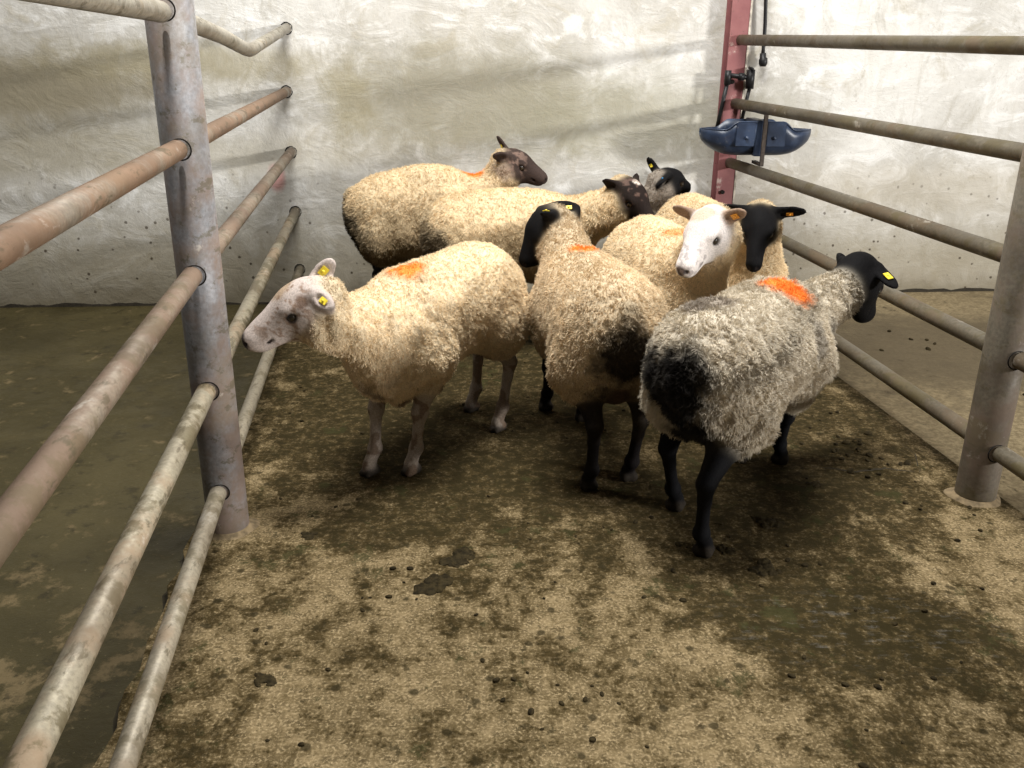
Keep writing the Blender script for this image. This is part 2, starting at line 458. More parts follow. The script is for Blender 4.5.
    # neck
    nb = at(L - .20, 0, top - .215 * k) if neckbase is None else np.array(neckbase, float)
    ne = hp(-.050, 0, -.035) + np.array([0, 0, -.048]) if neckend is None else np.array(neckend)
    P.append(cone(nb, ne, neck_r[0], neck_r[1], W, 1, .06))
    P.append(cone(ne, hp(-nape, 0, -.016), neck_r[1] * .92, .057 * s_, tuple(np.array(W) * .85) if neckend is None else f, .8 if neckend is None else 0, .02))
    V, Q = surface(P, C, VOX_NEAR if near else VOX_FAR)
    # colours
    D = np.stack([psdf(p, V) for p in P], 1)
    w = np.exp(-(D - D.min(1, keepdims=True) + (vnoise(V * 40 + 9, 2)[:, None] - .5) * 0) / .0045); w /= w.sum(1, keepdims=True)
    colr = w @ np.array([p.col for p in P]); wl = w @ np.array([p.wool for p in P])
    nz = vnoise(V * 9 + seed * 3.7, 4); nz2 = vnoise(V * 45 + seed, 3)
    colr *= (1 + (nz - .5) * .25)[:, None]
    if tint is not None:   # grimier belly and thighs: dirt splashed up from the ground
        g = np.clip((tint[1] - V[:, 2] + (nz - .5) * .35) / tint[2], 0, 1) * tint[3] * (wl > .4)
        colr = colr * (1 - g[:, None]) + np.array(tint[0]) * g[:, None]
    for cc, r, kcol, st in spots:      # (centre or ('b',t,s,z) / ('h',..) , radius, colour, strength)
        if cc[0] == 'b': cc = at(*cc[1:])
        elif cc[0] == 'h': cc = hp(*cc[1:])
        dist = np.linalg.norm(V - np.array(cc, float), axis=1) / r + (nz - .5) * .9 + (nz2 - .5) * .5
        g = np.clip((1.1 - dist) / .4, 0, 1) * st
        colr = colr * (1 - g[:, None]) + np.array(kcol) * g[:, None]
    for cc, r, fr, th, kcol, st in mottle:
        if cc[0] == 'h': cc = hp(*cc[1:])
        elif cc[0] == 'b': cc = at(*cc[1:])
        dist = np.linalg.norm(V - np.array(cc, float), axis=1)
        g = np.clip((vnoise(V * fr + seed, 2) - th) / .06, 0, 1) * np.clip((r - dist) / (r * .3), 0, 1) * st
        colr = colr * (1 - g[:, None]) + np.array(kcol) * g[:, None]
    # dark nostrils, mouth line and eyelids
    for q in (-1, 1):
        for cc, rr in ((hp(lm - .001, q * .014 * s_, .006), .011), (hp(.050, q * .052 * s_, .006), .0185)):
            g = np.clip((rr - np.linalg.norm(V - cc, axis=1)) / .004, 0, 1) * .85
            colr = colr * (1 - g[:, None]) + np.array((.03, .022, .02)) * g[:, None]
        pm = cone(hp(lm - .005, q * .004, -.021), hp(lm - .070, q * .030, -.024), .0045, .0045, f)
        g = np.clip((.0045 - psdf(pm, V)) / .004, 0, 1) * .7
        colr = colr * (1 - g[:, None]) + np.array((.03, .022, .02)) * g[:, None]
    N, area = vnormals(V, Q)
    # wool relief on the skin itself
    wl = np.clip(wl, 0, 1)
    rel = (vnoise(V * clump, 2) - .5) * .010 * wl + (vnoise(V * 14 + 5, 2) - .5) * .016 * wl
    if deep:   # ridged folds running round the neck and shoulder
        t = ((V - np.append(rump, 0)) @ d2)
        rel += wl * deep * np.clip((t - L + .45) / .15, 0, 1) * (np.abs(vnoise(V * np.array([16, 16, 5]) + 3, 2) - .5) * 2 - .3) * .03
    V2 = V + N * rel[:, None]
    V2[:, 2] = np.maximum(V2[:, 2], .0005)
    colr = np.clip(colr, .003, 1)
    me = bpy.data.meshes.new('sheep')
    me.vertices.add(len(V2)); me.vertices.foreach_set('co', V2.astype(np.float32).ravel())
    me.loops.add(Q.size); me.loops.foreach_set('vertex_index', Q.astype(np.int32).ravel())
    me.polygons.add(len(Q)); me.polygons.foreach_set('loop_start', np.arange(0, Q.size, 4, dtype=np.int32))
    me.polygons.foreach_set('use_smooth', np.ones(len(Q), bool))
    me.update(calc_edges=True)
    ca = me.color_attributes.new('Col', 'FLOAT_COLOR', 'POINT')
    ca.data.foreach_set('color', np.concatenate([colr, np.ones((len(V), 1))], 1).astype(np.float32).ravel())
    me.materials.append(M_BODY)
    root = link('sheep', me)
    tag(root, label, 'sheep', 'flock of sheep in the pen')
    # fleece strands
    N2, area = vnormals(V2, Q)
    wq = wl[Q].mean(1); pr = area * np.clip((wq - .35) / .3, 0, 1); pr /= pr.sum()
    nh = int(hairs * HAIR)
    qi = rng.choice(len(Q), nh, p=pr)
    a, b = rng.random((2, nh, 1))
    def il(A): return (A[Q[qi, 0]] * (1 - a) * (1 - b) + A[Q[qi, 1]] * a * (1 - b) + A[Q[qi, 2]] * a * b + A[Q[qi, 3]] * (1 - a) * b)
    p0 = il(V2); n0 = il(N2); n0 /= np.linalg.norm(n0, axis=1, keepdims=True); hc = il(colr)
    sway = np.stack([vnoise(p0 * clump + o, 2) - .5 for o in (3.1, 9.7, 21.3)], 1) * 2
    sway2 = np.stack([vnoise(p0 * clump * 2.6 + o, 1) - .5 for o in (1.1, 5.7, 11.3)], 1) * 2
    ln = hlen * (.7 + .6 * rng.random((nh, 1))) * (.55 + .45 * np.clip(il(wl[:, None]), 0, 1))
    jit = rng.normal(0, 1, (nh, 3))
    dirn = n0 + np.array([0, 0, -.25]) - d2 * .15 + jit * .12
    npt = 5; pts = np.zeros((nh, npt, 3))
    for i in range(npt):
        t = i / (npt - 1)
        pts[:, i] = p0 - n0 * .002 + dirn * ln * t + sway * curl * 2.2 * t ** 1.3 + sway2 * curl * 1.3 * np.sin(t * 3.0) 
    cv = bpy.data.hair_curves.new('fleece')
    cv.add_curves([npt] * nh)
    cv.position_data.foreach_set('vector', pts.astype(np.float32).ravel())
    ra = cv.attributes.get('radius') or cv.attributes.new('radius', 'FLOAT', 'POINT')
    ra.data.foreach_set('value', np.tile(np.array([1, .95, .85, .65, .25]) * hrad, nh).astype(np.float32))
    at_c = cv.attributes.new('Col', 'FLOAT_COLOR', 'CURVE')
    hv = np.clip(hc * (.88 + .24 * rng.random((nh, 1))), 0, 1)
    at_c.data.foreach_set('color', np.concatenate([hv, np.ones((nh, 1))], 1).astype(np.float32).ravel())
    cv.materials.append(M_WOOL)
    link('fleece', cv, root)
    # eyes
    for q in (-1, 1):
        bm = bmesh.new()
        bmesh.ops.create_uvsphere(bm, u_segments=20, v_segments=12, radius=.0145)
        for v in bm.verts: v.co = Vector(hp(.049, q * .0445 * s_, .006)) + v.co
        obj_bm('eye', bm, M_EYE, root)
    # ear tags
    for i, mt, fr, sz in tags:
        base, e, wdir, nr, l_ = earR[i]
        sg = 1 if fr > 0 else -1
        cpt = base + e * l_ * abs(fr) + nr * .010 * sg
        M = Matrix(np.column_stack([e, wdir, nr * sg]).tolist()).to_4x4(); M.translation = Vector(cpt)
        bm = bmesh.new(); box(bm, (-sz, -sz * .75, 0), (sz, sz * .75, .003)); bevel(bm, .0012)
        for v in bm.verts: v.co = M @ v.co
        bmesh.ops.recalc_face_normals(bm, faces=bm.faces[:])
        bm2 = bm
        to = obj_bm('ear_tag', bm2, mt, root, smooth=False)
        bm = bmesh.new(); bmesh.ops.create_cone(bm, cap_ends=True, segments=14, radius1=sz * .35, radius2=sz * .28, depth=.005)
        for v in bm.verts: v.co = M @ (v.co + Vector((0, 0, .0045)))
        obj_bm('stud', bm, mt, to)
    return root

def feet_def(rump, chest, dh=.22, df=.21, sh=.105, sf=.095, j=((0, 0),) * 4):
    r = np.array(rump, float); c = np.array(chest, float); d = (c - r) / np.linalg.norm(c - r); s = np.array([-d[1], d[0]])
    b = [r + d * dh + s * sh, r + d * dh - s * sh, c - d * df + s * sf, c - d * df - s * sf]
    return [tuple(b[i] + d * j[i][0] + s * j[i][1]) for i in range(4)]
#SHEEP_BEGIN
CREAM = (.78, .62, .40)
ORG = (.95, .30, .045)
sheep('white-faced sheep with brown-speckled forehead standing side-on, its nose by the left fence rails',
      (-.04, 3.36), (-.475, 2.66), .722, [(-.04, 3.16), (-.15, 3.36), (-.33, 2.78), (-.47, 2.77)],
      (-.600, 2.50, .665), (-.768, 2.45, .560), (.80, .65, .44), (.60, .51, .46), (.42, .35, .29),
      [(1, (.72, -.45, -.38), .066, (-.25, -.8, .55)), (-1, (.62, .05, .70), .095, (.05, -1, .1))], near=True, hairs=100000, hlen=.0075, curl=.003, hrad=.0007, wid=.185, hsc=1.12,
      spots=[(('b', .60, 0, .74), .085, ORG, .95), (('h', .215, 0, .008), .034, (.05, .04, .04), .95), (('h', .03, 0, .075), .045, (.40, .28, .17), .8),
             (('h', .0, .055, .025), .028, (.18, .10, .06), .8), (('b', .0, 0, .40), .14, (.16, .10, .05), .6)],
      mottle=[(('h', .05, 0, .02), .13, 75, .60, (.28, .18, .12), .8), ((-.4, 2.8, .1), .35, 30, .55, (.18, .12, .08), .8), ((-.1, 3.25, .1), .3, 30, .55, (.18, .12, .08), .7)],
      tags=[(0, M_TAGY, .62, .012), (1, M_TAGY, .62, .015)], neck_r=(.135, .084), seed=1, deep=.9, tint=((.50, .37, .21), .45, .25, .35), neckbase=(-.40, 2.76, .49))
sheep('sheep with a mottled brown face and one raised tagged ear, standing against the rear wall',
      (-.86, 4.61), (-.02, 4.73), .785, feet_def((-.86, 4.60), (-.02, 4.72)), (.000, 4.68, .825), (.165, 4.66, .745), CREAM, (.06, .042, .036), (.03, .025, .02),
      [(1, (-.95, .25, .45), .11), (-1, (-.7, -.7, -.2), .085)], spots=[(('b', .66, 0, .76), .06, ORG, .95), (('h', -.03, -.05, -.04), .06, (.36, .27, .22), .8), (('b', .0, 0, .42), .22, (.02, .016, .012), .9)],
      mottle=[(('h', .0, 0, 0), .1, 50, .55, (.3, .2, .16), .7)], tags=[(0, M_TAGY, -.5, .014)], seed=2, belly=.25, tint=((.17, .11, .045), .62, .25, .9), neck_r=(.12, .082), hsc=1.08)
sheep('dark-brown-faced sheep with a pale fleck on its crown, second from the wall',
      (-.41, 4.09), (.37, 4.34), .765, feet_def((-.41, 4.09), (.37, 4.34)), (.535, 4.14, .745), (.63, 4.04, .625), CREAM, (.020, .014, .012), (.03, .022, .018),
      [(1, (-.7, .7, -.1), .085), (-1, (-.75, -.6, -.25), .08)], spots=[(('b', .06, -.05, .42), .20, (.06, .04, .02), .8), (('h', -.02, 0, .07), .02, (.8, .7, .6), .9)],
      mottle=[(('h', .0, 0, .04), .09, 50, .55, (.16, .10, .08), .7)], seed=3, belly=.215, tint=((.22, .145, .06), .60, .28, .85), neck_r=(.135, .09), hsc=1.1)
sheep('dark-legged sheep seen from behind, mid-flock, black face turned left',
      (.352, 2.53), (.21, 3.36), .735, [(.26, 2.63), (.40, 2.70), (.14, 3.33), (.28, 3.22)], (.125, 3.41, .735), (.040, 3.375, .590), (.70, .56, .38), BLACK, (.012, .010, .010),
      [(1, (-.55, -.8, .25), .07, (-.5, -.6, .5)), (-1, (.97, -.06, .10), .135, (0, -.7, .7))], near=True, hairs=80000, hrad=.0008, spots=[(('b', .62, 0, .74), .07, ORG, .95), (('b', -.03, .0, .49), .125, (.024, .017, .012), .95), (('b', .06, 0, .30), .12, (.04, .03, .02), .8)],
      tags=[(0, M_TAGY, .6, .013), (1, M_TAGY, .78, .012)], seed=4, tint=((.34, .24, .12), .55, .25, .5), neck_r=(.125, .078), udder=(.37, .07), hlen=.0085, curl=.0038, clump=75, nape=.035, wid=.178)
sheep('white-faced sheep with tan ears looking straight out from the middle of the flock',
      (.52, 3.90), (.69, 3.16), .735, [(.66, 3.70), (.46, 3.68), (.80, 3.30), (.67, 3.21)], (.672, 3.07, .785), (.572, 2.95, .665), (.82, .66, .44), (.84, .78, .75), (.60, .52, .46),
      [(1, (-.05, .9, .32), .085), (-1, (-.05, -.9, .30), .09)], near=True, hairs=60000, hlen=.008, spots=[(('b', .48, 0, .74), .07, (.86, .36, .12), .8), (('h', .20, 0, .01), .022, (.07, .045, .045), .9), (('h', -.01, 0, .07), .045, (.60, .44, .28), .7)],
      mottle=[(('h', .15, 0, .0), .09, 60, .58, (.38, .33, .33), .6)], earcol=(.36, .25, .18), tags=[(0, M_TAGO, .6, .014)], seed=5, neck_r=(.13, .082), up=(-.1, 0, 1), hsc=1.12, wid=.182)
sheep('grey-fleeced sheep at the front right, rump toward us, yellow tag in its black ear',
      (.46, 2.20), (.94, 2.90), .728, [(.51, 2.50), (.545, 2.225), (.80, 2.86), (.94, 2.85)], (1.185, 2.99, .637), (1.255, 3.06, .485), (.62, .55, .44), BLACK, (.007, .007, .008),
      [(1, (.15, .9, .2), .07, (.3, -.2, .9)), (-1, (.34, -.78, -.42), .095, (.1, -.5, .85))], near=True, hairs=110000, hlen=.0115, curl=.006, clump=55, wid=.185, hrad=.0008, hsc=1.24,
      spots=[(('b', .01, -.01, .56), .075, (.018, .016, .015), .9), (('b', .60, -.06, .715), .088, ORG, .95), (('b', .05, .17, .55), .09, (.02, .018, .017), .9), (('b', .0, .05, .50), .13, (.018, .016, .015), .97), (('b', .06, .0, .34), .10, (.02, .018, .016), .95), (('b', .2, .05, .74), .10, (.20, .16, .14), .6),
             (('b', .55, -.2, .55), .07, (.2, .18, .16), .5), (('b', .78, -.16, .50), .07, (.12, .11, .10), .5), ((1.10, 2.97, .60), .05, (.3, .28, .26), .5)],
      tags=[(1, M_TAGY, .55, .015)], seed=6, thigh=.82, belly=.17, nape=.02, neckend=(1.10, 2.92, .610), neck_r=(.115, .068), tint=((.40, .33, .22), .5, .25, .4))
sheep('black-faced sheep facing forward with ears held out sideways, beside the right fence rails',
      (.78, 4.40), (1.04, 3.58), .755, feet_def((.78, 4.40), (1.04, 3.58)), (.965, 3.50, .735), (.925, 3.37, .58), CREAM, BLACK, BLACK,
      [(1, (-.05, .95, .05), .115), (-1, (-.05, -.95, .05), .10)], tags=[(0, M_TAGO, .55, .013)], seed=7, neck_r=(.13, .08), wid=.17, hsc=.97)
sheep('sheep with only its black head and grizzled neck showing, below the water trough',
      (1.10, 4.98), (.60, 4.70), .63, feet_def((1.10, 4.98), (.60, 4.70), .2, .17, .09, .08), (.784, 4.60, .752), (.905, 4.66, .71), (.42, .36, .30), BLACK, BLACK,
      [(1, (-.75, .35, .7), .09), (-1, (-1, -.6, -.8), .10)], tags=[(0, M_TAGY, -.55, .013), (1, M_TAGB, -.5, .012)], seed=8, neck_r=(.11, .075), wid=.16, hairs=35000, neckbase=(.68, 4.72, .50))
#SHEEP_END

# ------------------------------------------------------------------ setting
def wall_y(x): return 5.19 + .0845 * x        # the rear wall runs very slightly away to the right
def poly(name, pts, z0, z1, mat):
    bm = bmesh.new()
    a = [bm.verts.new((x, y, z1)) for x, y in pts]; b = [bm.verts.new((x, y, z0)) for x, y in pts]
    bm.faces.new(a); bm.faces.new(b[::-1])
    for i in range(len(pts)):
        j = (i + 1) % len(pts); bm.faces.new((a[j], a[i], b[i], b[j]))
    bmesh.ops.recalc_face_normals(bm, faces=bm.faces[:])
    o = obj_bm(name, bm, mat, smooth=False)
    return o
def lx(y): return -.86 - .140 * (y - 2.372)       # left fence line
def rx(y): return 1.534 - .1185 * (y - 2.618)     # right fence line
def lk_(y): return -.83 - .128 * (y - 1.41)
def rk_(y): return rx(y) + .075
X0, X1, Y0 = -5.5, 6.0, -1.0
# the concrete slab of the pen has a slightly ragged kerb edge on its left
edge = [(lk_(Y0 + i * .06) + .008 * math.sin(i * 1.7) + random.uniform(-.006, .006), Y0 + i * .06) for i in range(int((5.0 - Y0) / .06))]
edge.append((lk_(wall_y(-1.3)), wall_y(-1.3)))
pen = edge + [(rk_(wall_y(1.3)), wall_y(1.3)), (rk_(Y0), Y0)]
tag(poly('floor', pen, -.12, 0, mat_pen_floor()), 'concrete pen floor', kind='structure')
tag(poly('floor', [(X0, Y0)] + [(lk_(Y0) - .008, Y0), (lk_(5) - .008, wall_y(-1.3)), (X0, wall_y(X0))], -.15, -.035, mat_side_floor(True)), 'dark passage floor', kind='structure')
tag(poly('floor', [(rk_(Y0) + .006, Y0), (X1, Y0), (X1, wall_y(X1)), (rk_(wall_y(1.3)) + .006, wall_y(1.3))], -.15, -.012, mat_side_floor(False)), 'pale passage floor', kind='structure')
wl_ = poly('wall_back', [(X0, wall_y(X0)), (X1, wall_y(X1)), (X1, wall_y(X1) + .25), (X0, wall_y(X0) + .25)], -.15, 3.6, mat_wall())
tag(wl_, kind='structure')
# dark open joint at the wall's foot
bm = bmesh.new()
for x0, x1, z in ((X0, -1.3, -.035), (2.05, 4.5, -.012), (1.4, 2.05, -.012), (-1.25, 1.3, 0)):
    nseg = int((x1 - x0) / .05) + 1; prev = None
    for i in range(nseg + 1):
        x = x0 + (x1 - x0) * i / nseg; hh = random.uniform(.006, .022)
        pts = [bm.verts.new((x, wall_y(x) - .012, z)), bm.verts.new((x, wall_y(x) - .006, z + hh)), bm.verts.new((x, wall_y(x) + .01, z + hh))]
        if prev:
            bm.faces.new((prev[0], pts[0], pts[1], prev[1])); bm.faces.new((prev[1], pts[1], pts[2], prev[2]))
        prev = pts
o = obj_bm('trim_1', bm, plain('joint_dirt', (.022, .017, .010), .9, bump=.01), smooth=False); tag(o, kind='structure')

bm = bmesh.new()
for pts in (((1.06, 2.84), (1.20, 2.80), (1.31, 2.83), (1.42, 2.80)), ((1.42, 2.80), (1.47, 2.95), (1.45, 3.12))):
    prev = None
    fine = []
    for (ax, ay), (bx, by) in zip(pts[:-1], pts[1:]):
        for i in range(6): fine.append((ax + (bx - ax) * i / 6 + random.uniform(-.004, .004), ay + (by - ay) * i / 6 + random.uniform(-.004, .004)))
    for i, (x, y) in enumerate(fine):
        w_ = .0015 + .006 * math.sin(math.pi * i / (len(fine) - 1)) * random.uniform(.5, 1)
        vv = (bm.verts.new((x, y - w_, .0008)), bm.verts.new((x, y + w_, .0008)))
        if prev: bm.faces.new((prev[0], vv[0], vv[1], prev[1]))
        prev = vv
prev = None
for i, (x, y) in enumerate(edge[:-1]):  # dark strip along the kerb gap, its shadow line put in as colour
    vv = (bm.verts.new((x - .012 - .006 * math.sin(i * .9), y, -.033)), bm.verts.new((x + .001, y, -.031)), bm.verts.new((x - .0008, y, -.004)))
    if prev: bm.faces.new((prev[0], prev[1], vv[1], vv[0])); bm.faces.new((prev[1], prev[2], vv[2], vv[1]))
    prev = vv
o = obj_bm('trim_2', bm, plain('crack_dirt_kerb_shade', (.03, .023, .012), .9), smooth=False); tag(o, kind='structure')
# ------------------------------------------------------------------ fences
ZN = (.34, .34, .33)
m_post_l = mat_pipe('post_rust_left', (.22, .22, .23), (.17, .118, .088), .8, .25, 1.)
m_post_r = mat_pipe('post_galv_right', (.125, .108, .08), (.12, .082, .055), .6, .45, 5.)
m_rail = [mat_pipe('rail_dull', (.36, .33, .27), (.30, .23, .15), .3, .35, 2.), mat_pipe('rail_orange', (.27, .23, .18), (.22, .13, .075), .9, .15, 3.),
          mat_pipe('rail_rusty', (.27, .225, .17), (.17, .11, .072), .75, .45, 4.), mat_pipe('rail_pale', (.33, .29, .21), (.28, .20, .125), .4, .7, 6.),
          mat_pipe('rail_low', (.31, .27, .20), (.27, .20, .13), .4, .5, 8.)]
m_rrail = mat_pipe('rail_weathered', (.135, .115, .08), (.115, .08, .045), .55, .75, 11.)
m_dark = plain('dark_gap', (.012, .010, .008), .9)

def weld_ring(bm, p, axis, r):
    axis = Vector(axis).normalized(); a = axis.orthogonal().normalized(); b = axis.cross(a)
    R = 28; S = 8; t = .002
    vs = [[bm.verts.new(Vector(p) + (a * math.cos(2 * math.pi * i / R) + b * math.sin(2 * math.pi * i / R)) * (r + t * math.cos(2 * math.pi * j / S)) + axis * t * math.sin(2 * math.pi * j / S)) for j in range(S)] for i in range(R)]
    for i in range(R):
        for j in range(S):
            bm.faces.new((vs[i][j], vs[(i + 1) % R][j], vs[(i + 1) % R][(j + 1) % S], vs[i][(j + 1) % S]))

def post(name, x, y, r, h, mat, label, zr, dirx):
    bm = bmesh.new()
    tube(bm, [(x, y, -.02), (x, y, .02), (x, y, h)], [r, r, r], 48)
    o = obj_bm(name, bm, mat); tag(o, label, 'post')
    d = Vector(dirx).normalized()
    for z, rr in zr:
        for s in (-1, 1):
            bm = bmesh.new()
            weld_ring(bm, Vector((x, y, z)) + d * s * (r * .985), d, rr + .0008)
            obj_bm('rail_hole_edge', bm, m_dark, o)
    bm = bmesh.new()   # low cement collar at the foot
    pr = [(r + .022, 0), (r + .018, .003), (r + .007, .008), (r, .013)]
    rings = []
    for q, z in pr:
        rings.append([bm.verts.new((x + q * (1 + .12 * math.sin(3 * a) * (q > r + .01)) * math.cos(a), y + q * (1 + .12 * math.cos(2 * a) * (q > r + .01)) * math.sin(a), z)) for a in [2 * math.pi * i / 40 for i in range(40)]])
    for i in range(3):
        for k in range(40): bm.faces.new((rings[i][k], rings[i][(k + 1) % 40], rings[i + 1][(k + 1) % 40], rings[i + 1][k]))
    obj_bm('cement_collar', bm, mat_collar, o)
    return o
mat_collar = plain('cement_collar', (.17, .125, .07), .9, bump=.01, scale=40, var=.4)
dl = (-.14, 1, 0); dr_ = (-.1185, 1, 0)
LZ = [(1.445, .025), (1.118, .0255), (.793, .0265), (.464, .0265), (.150, .024)]
LN = [1.44, 1.078, .722, .405, .075]      # the rails sag a little towards the near end
RZ = [(1.383, .027), (1.087, .028), (.784, .0285), (.494, .028), (.184, .028)]
post('fence_post', -.852, 2.372, .0600, 1.95, m_post_l, 'thick rusty steel tube post in the middle of the left fence', LZ, dl)
post('fence_post', 1.522, 2.618, .062, 1.95, m_post_r, 'thick grey steel tube post standing behind the right fence rails at the picture edge', RZ, dr_)
names_l = ['top rail of the left fence, dull grey tube with a kink near the wall', 'orange-rusted second rail from the top of the left fence',
           'brown-streaked middle rail of the left fence', 'pale muck-stained rail, fourth from the top of the left fence', 'lowest rail of the left fence, pale tube close to the floor']
for i, (z, r) in enumerate(LZ):
    bm = bmesh.new()
    yw = wall_y(-1.24) - .0
    if i == 0:
        p = [(lx(-.2), -.2, 1.45), (lx(2.37), 2.37, 1.440), (-.971, 3.163, 1.40), (-1.05, 3.70, 1.362), (-1.063, 3.80, 1.358), (-1.078, 3.90, 1.363), (-1.10, 4.05, 1.375), (-1.215, yw, 1.472)]
    else:
        zz = [0, 1.152, .831, .502, .17][i]
        p = [(lx(-.2), -.2, LN[i]), (lx(2.37), 2.37, z), (lx(yw), yw, zz)]
    tube(bm, p, r, 32)
    o = obj_bm('fence_rail', bm, m_rail[i]); tag(o, names_l[i], 'rail', 'rails of the left fence')
    bm = bmesh.new()      # dark open gap round the rail where it enters the wall
    e = Vector(p[-1]); weld_ring(bm, (e.x, wall_y(e.x) - .001, e.z), (-.14, 1, 0), r + .003)
    for v in bm.verts: v.co += (v.co - e).normalized() * random.uniform(0, .004)
    obj_bm('mortar_gap', bm, m_dark, o)
names_r = ['top rail of the right fence, level with the hose end', 'second rail from the top of the right fence, running just above the blue trough',
           'middle rail of the right fence, running under the blue trough', 'fourth rail from the top of the right fence, behind the black-faced sheep', 'lowest rail of the right fence, close above the floor']
for i, (z, r) in enumerate(RZ):
    bm = bmesh.new(); zz = [1.436, 1.106, .784, .505, .21][i]
    ye = wall_y(1.22) - .10
    p = [(rx(-.1), -.1, z - (.045, .02, 0, .01, .01)[i]), (rx(2.6), 2.6, z), (rx(ye), ye, zz)]
    tube(bm, p, r, 32)
    o = obj_bm('fence_rail', bm, m_rrail); tag(o, names_r[i], 'rail', 'rails of the right fence')

# ------------------------------------------------------------------ red steel stanchion
n = NT('red_oxide_paint')
a = n.noise(9, 6, .7); b = n.noise(2.5, 6, .65)
c = n.mix(n.ramp(b, .35, .65), (.20, .065, .068), (.29, .115, .11))
c = n.mix(n.ramp(a, .60, .68, 0, .8), c, (.52, .42, .37)); c = n.mix(n.ramp(n.noise(30, 4, .7), .62, .7, 0, .8), c, (.09, .05, .035))
M_RED = n.done(c, .65, n.bump(a, .3, .003))
SX = 1.215; yw = wall_y(SX)
Ms = Matrix.Translation((SX, yw - .052, 0)) @ Matrix.Rotation(math.atan(.0845), 4, 'Z')
bm = bmesh.new()
box(bm, (-.055, -.05, -.012), (.055, -.041, 3.2), Ms); box(bm, (-.055, .041, -.012), (.055, .05, 3.2), Ms); box(bm, (-.004, -.042, -.012), (.004, .042, 3.2), Ms)
st = obj_bm('steel_stanchion', bm, M_RED, smooth=False)
tag(st, 'faded red steel stanchion standing upright against the rear wall', 'post')
bm = bmesh.new(); box(bm, (.046, -.0535, .2), (.0565, -.0495, 3.1), Ms); 
obj_bm('flaked_edge', bm, plain('flaked_edge', (.50, .45, .38), .8, var=.5, bump=.006, scale=25), st, smooth=False)
for z in (1.22, .62):
    bm = bmesh.new(); bmesh.ops.create_cone(bm, cap_ends=True, segments=6, radius1=.012, radius2=.012, depth=.016, matrix=Ms @ Matrix.Translation((-.02, -.056, z)) @ Matrix.Rotation(math.pi / 2, 4, 'X'))
    obj_bm('bolt', bm, m_dark, st, smooth=False)

# ------------------------------------------------------------------ drinking trough: two joined basins
n = NT('trough_plastic'); f = n.noise(12, 5, .6); z = n.sep()[2]
c = n.mix(n.ramp(f, .4, .65), (.014, .024, .050), (.030, .048, .092)); c = n.mix(n.ramp(n.noise(40, 4, .7), .6, .7, 0, .5), c, (.12, .12, .13))
M_TR = n.done(c, .38, n.bump(f, .2, .004))
TX, TY, TZ = 1.285, 4.93, .855
tr = tag(link('water_trough', None), 'dark blue double-basin water trough hung on the right fence rails below the red stanchion', 'trough')
tr.location = (TX, TY, TZ)
def basin(s):
    # profile along x away from the centre, s = -1 left basin, 1 right basin
    bm = bmesh.new(); N = 26; R = 20
    outer = []; inner = []
    for i in range(N + 1):
        t = i / N; x = .022 + .270 * t
        rim = rimz(t)
        depth = rim * (1 - max(0, (t - .25) / .75) ** 2.6 * .62) if t < 1 else rim * .30
        keel = rim - depth
        hw = .125 * (1 - max(0, (t - .35) / .65) ** 2.4 * .80)
        ro = []; ri = []
        for k in range(R + 1):
            a = math.pi * k / R
            ca, sa = math.cos(a), math.sin(a)
            px = math.copysign(abs(ca) ** .72, ca); pz = sa ** .62
            ro.append(bm.verts.new((s * x, px * hw, rim - pz * (rim - keel))))
            ri.append(bm.verts.new((s * x, px * (hw - .008), rim - pz * max(.001, rim - keel - .012))))
        outer.append(ro); inner.append(ri)
    for i in range(N):
        for k in range(R):
            bm.faces.new((outer[i][k], outer[i + 1][k], outer[i + 1][k + 1], outer[i][k + 1]))
            bm.faces.new((inner[i][k + 1], inner[i + 1][k + 1], inner[i + 1][k], inner[i][k]))
        for k in (0, R): bm.faces.new((outer[i][k], inner[i][k], inner[i + 1][k], outer[i + 1][k]))
    for e in (0, N):
        for k in range(R): bm.faces.new((outer[e][k], outer[e][k + 1], inner[e][k + 1], inner[e][k]))
    bm.faces.new(outer[0])
    bmesh.ops.recalc_face_normals(bm, faces=bm.faces[:])
    o = obj_bm('basin', bm, M_TR, tr)
    # raised plate with bolt at the valve end
    bm = bmesh.new(); box(bm, (min(s * .03, s * .13), -.131, .055), (max(s * .03, s * .13), -.121, .176)); bevel(bm, .003)
    obj_bm('side_plate', bm, M_TR, o, smooth=False)
    bm = bmesh.new(); bmesh.ops.create_cone(bm, cap_ends=True, segments=16, radius1=.010, radius2=.009, depth=.010, matrix=Matrix.Translation((s * .072, -.135, .098)) @ Matrix.Rotation(math.pi / 2, 4, 'X'))
    obj_bm('bolt', bm, M_TR, o)
    # rolled lip
    bm = bmesh.new(); tube(bm, [(s * (.022 + .265 * i / N), outer_y(i / N) * -1, rimz(i / N)) for i in range(N + 1)], .0045, 8); obj_bm('rolled_lip', bm, M_TR, o)
def outer_y(t): return .125 * (1 - max(0, (t - .35) / .65) ** 2.4 * .80)
def rimz(t): return .178 if t < .34 else (.178 - .042 * (0.5 - 0.5 * math.cos(math.pi * (t - .34) / .28)) if t < .62 else .136)
basin(-1); basin(1)
bm = bmesh.new(); box(bm, (-.026, -.118, .004), (.026, .118, .186)); bevel(bm, .004); obj_bm('valve_housing', bm, M_TR, tr, smooth=False)
bm = bmesh.new(); box(bm, (.004, -.146, -.045), (.026, -.134, .235)); bevel(bm, .002); box(bm, (.004, -.14, .215), (.026, .02, .235)); box(bm, (.004, -.14, -.045), (.026, .02, -.03))
obj_bm('hanger_strap', bm, plain('strap_steel', (.075, .06, .05), .6, .4, .004), tr, smooth=False)

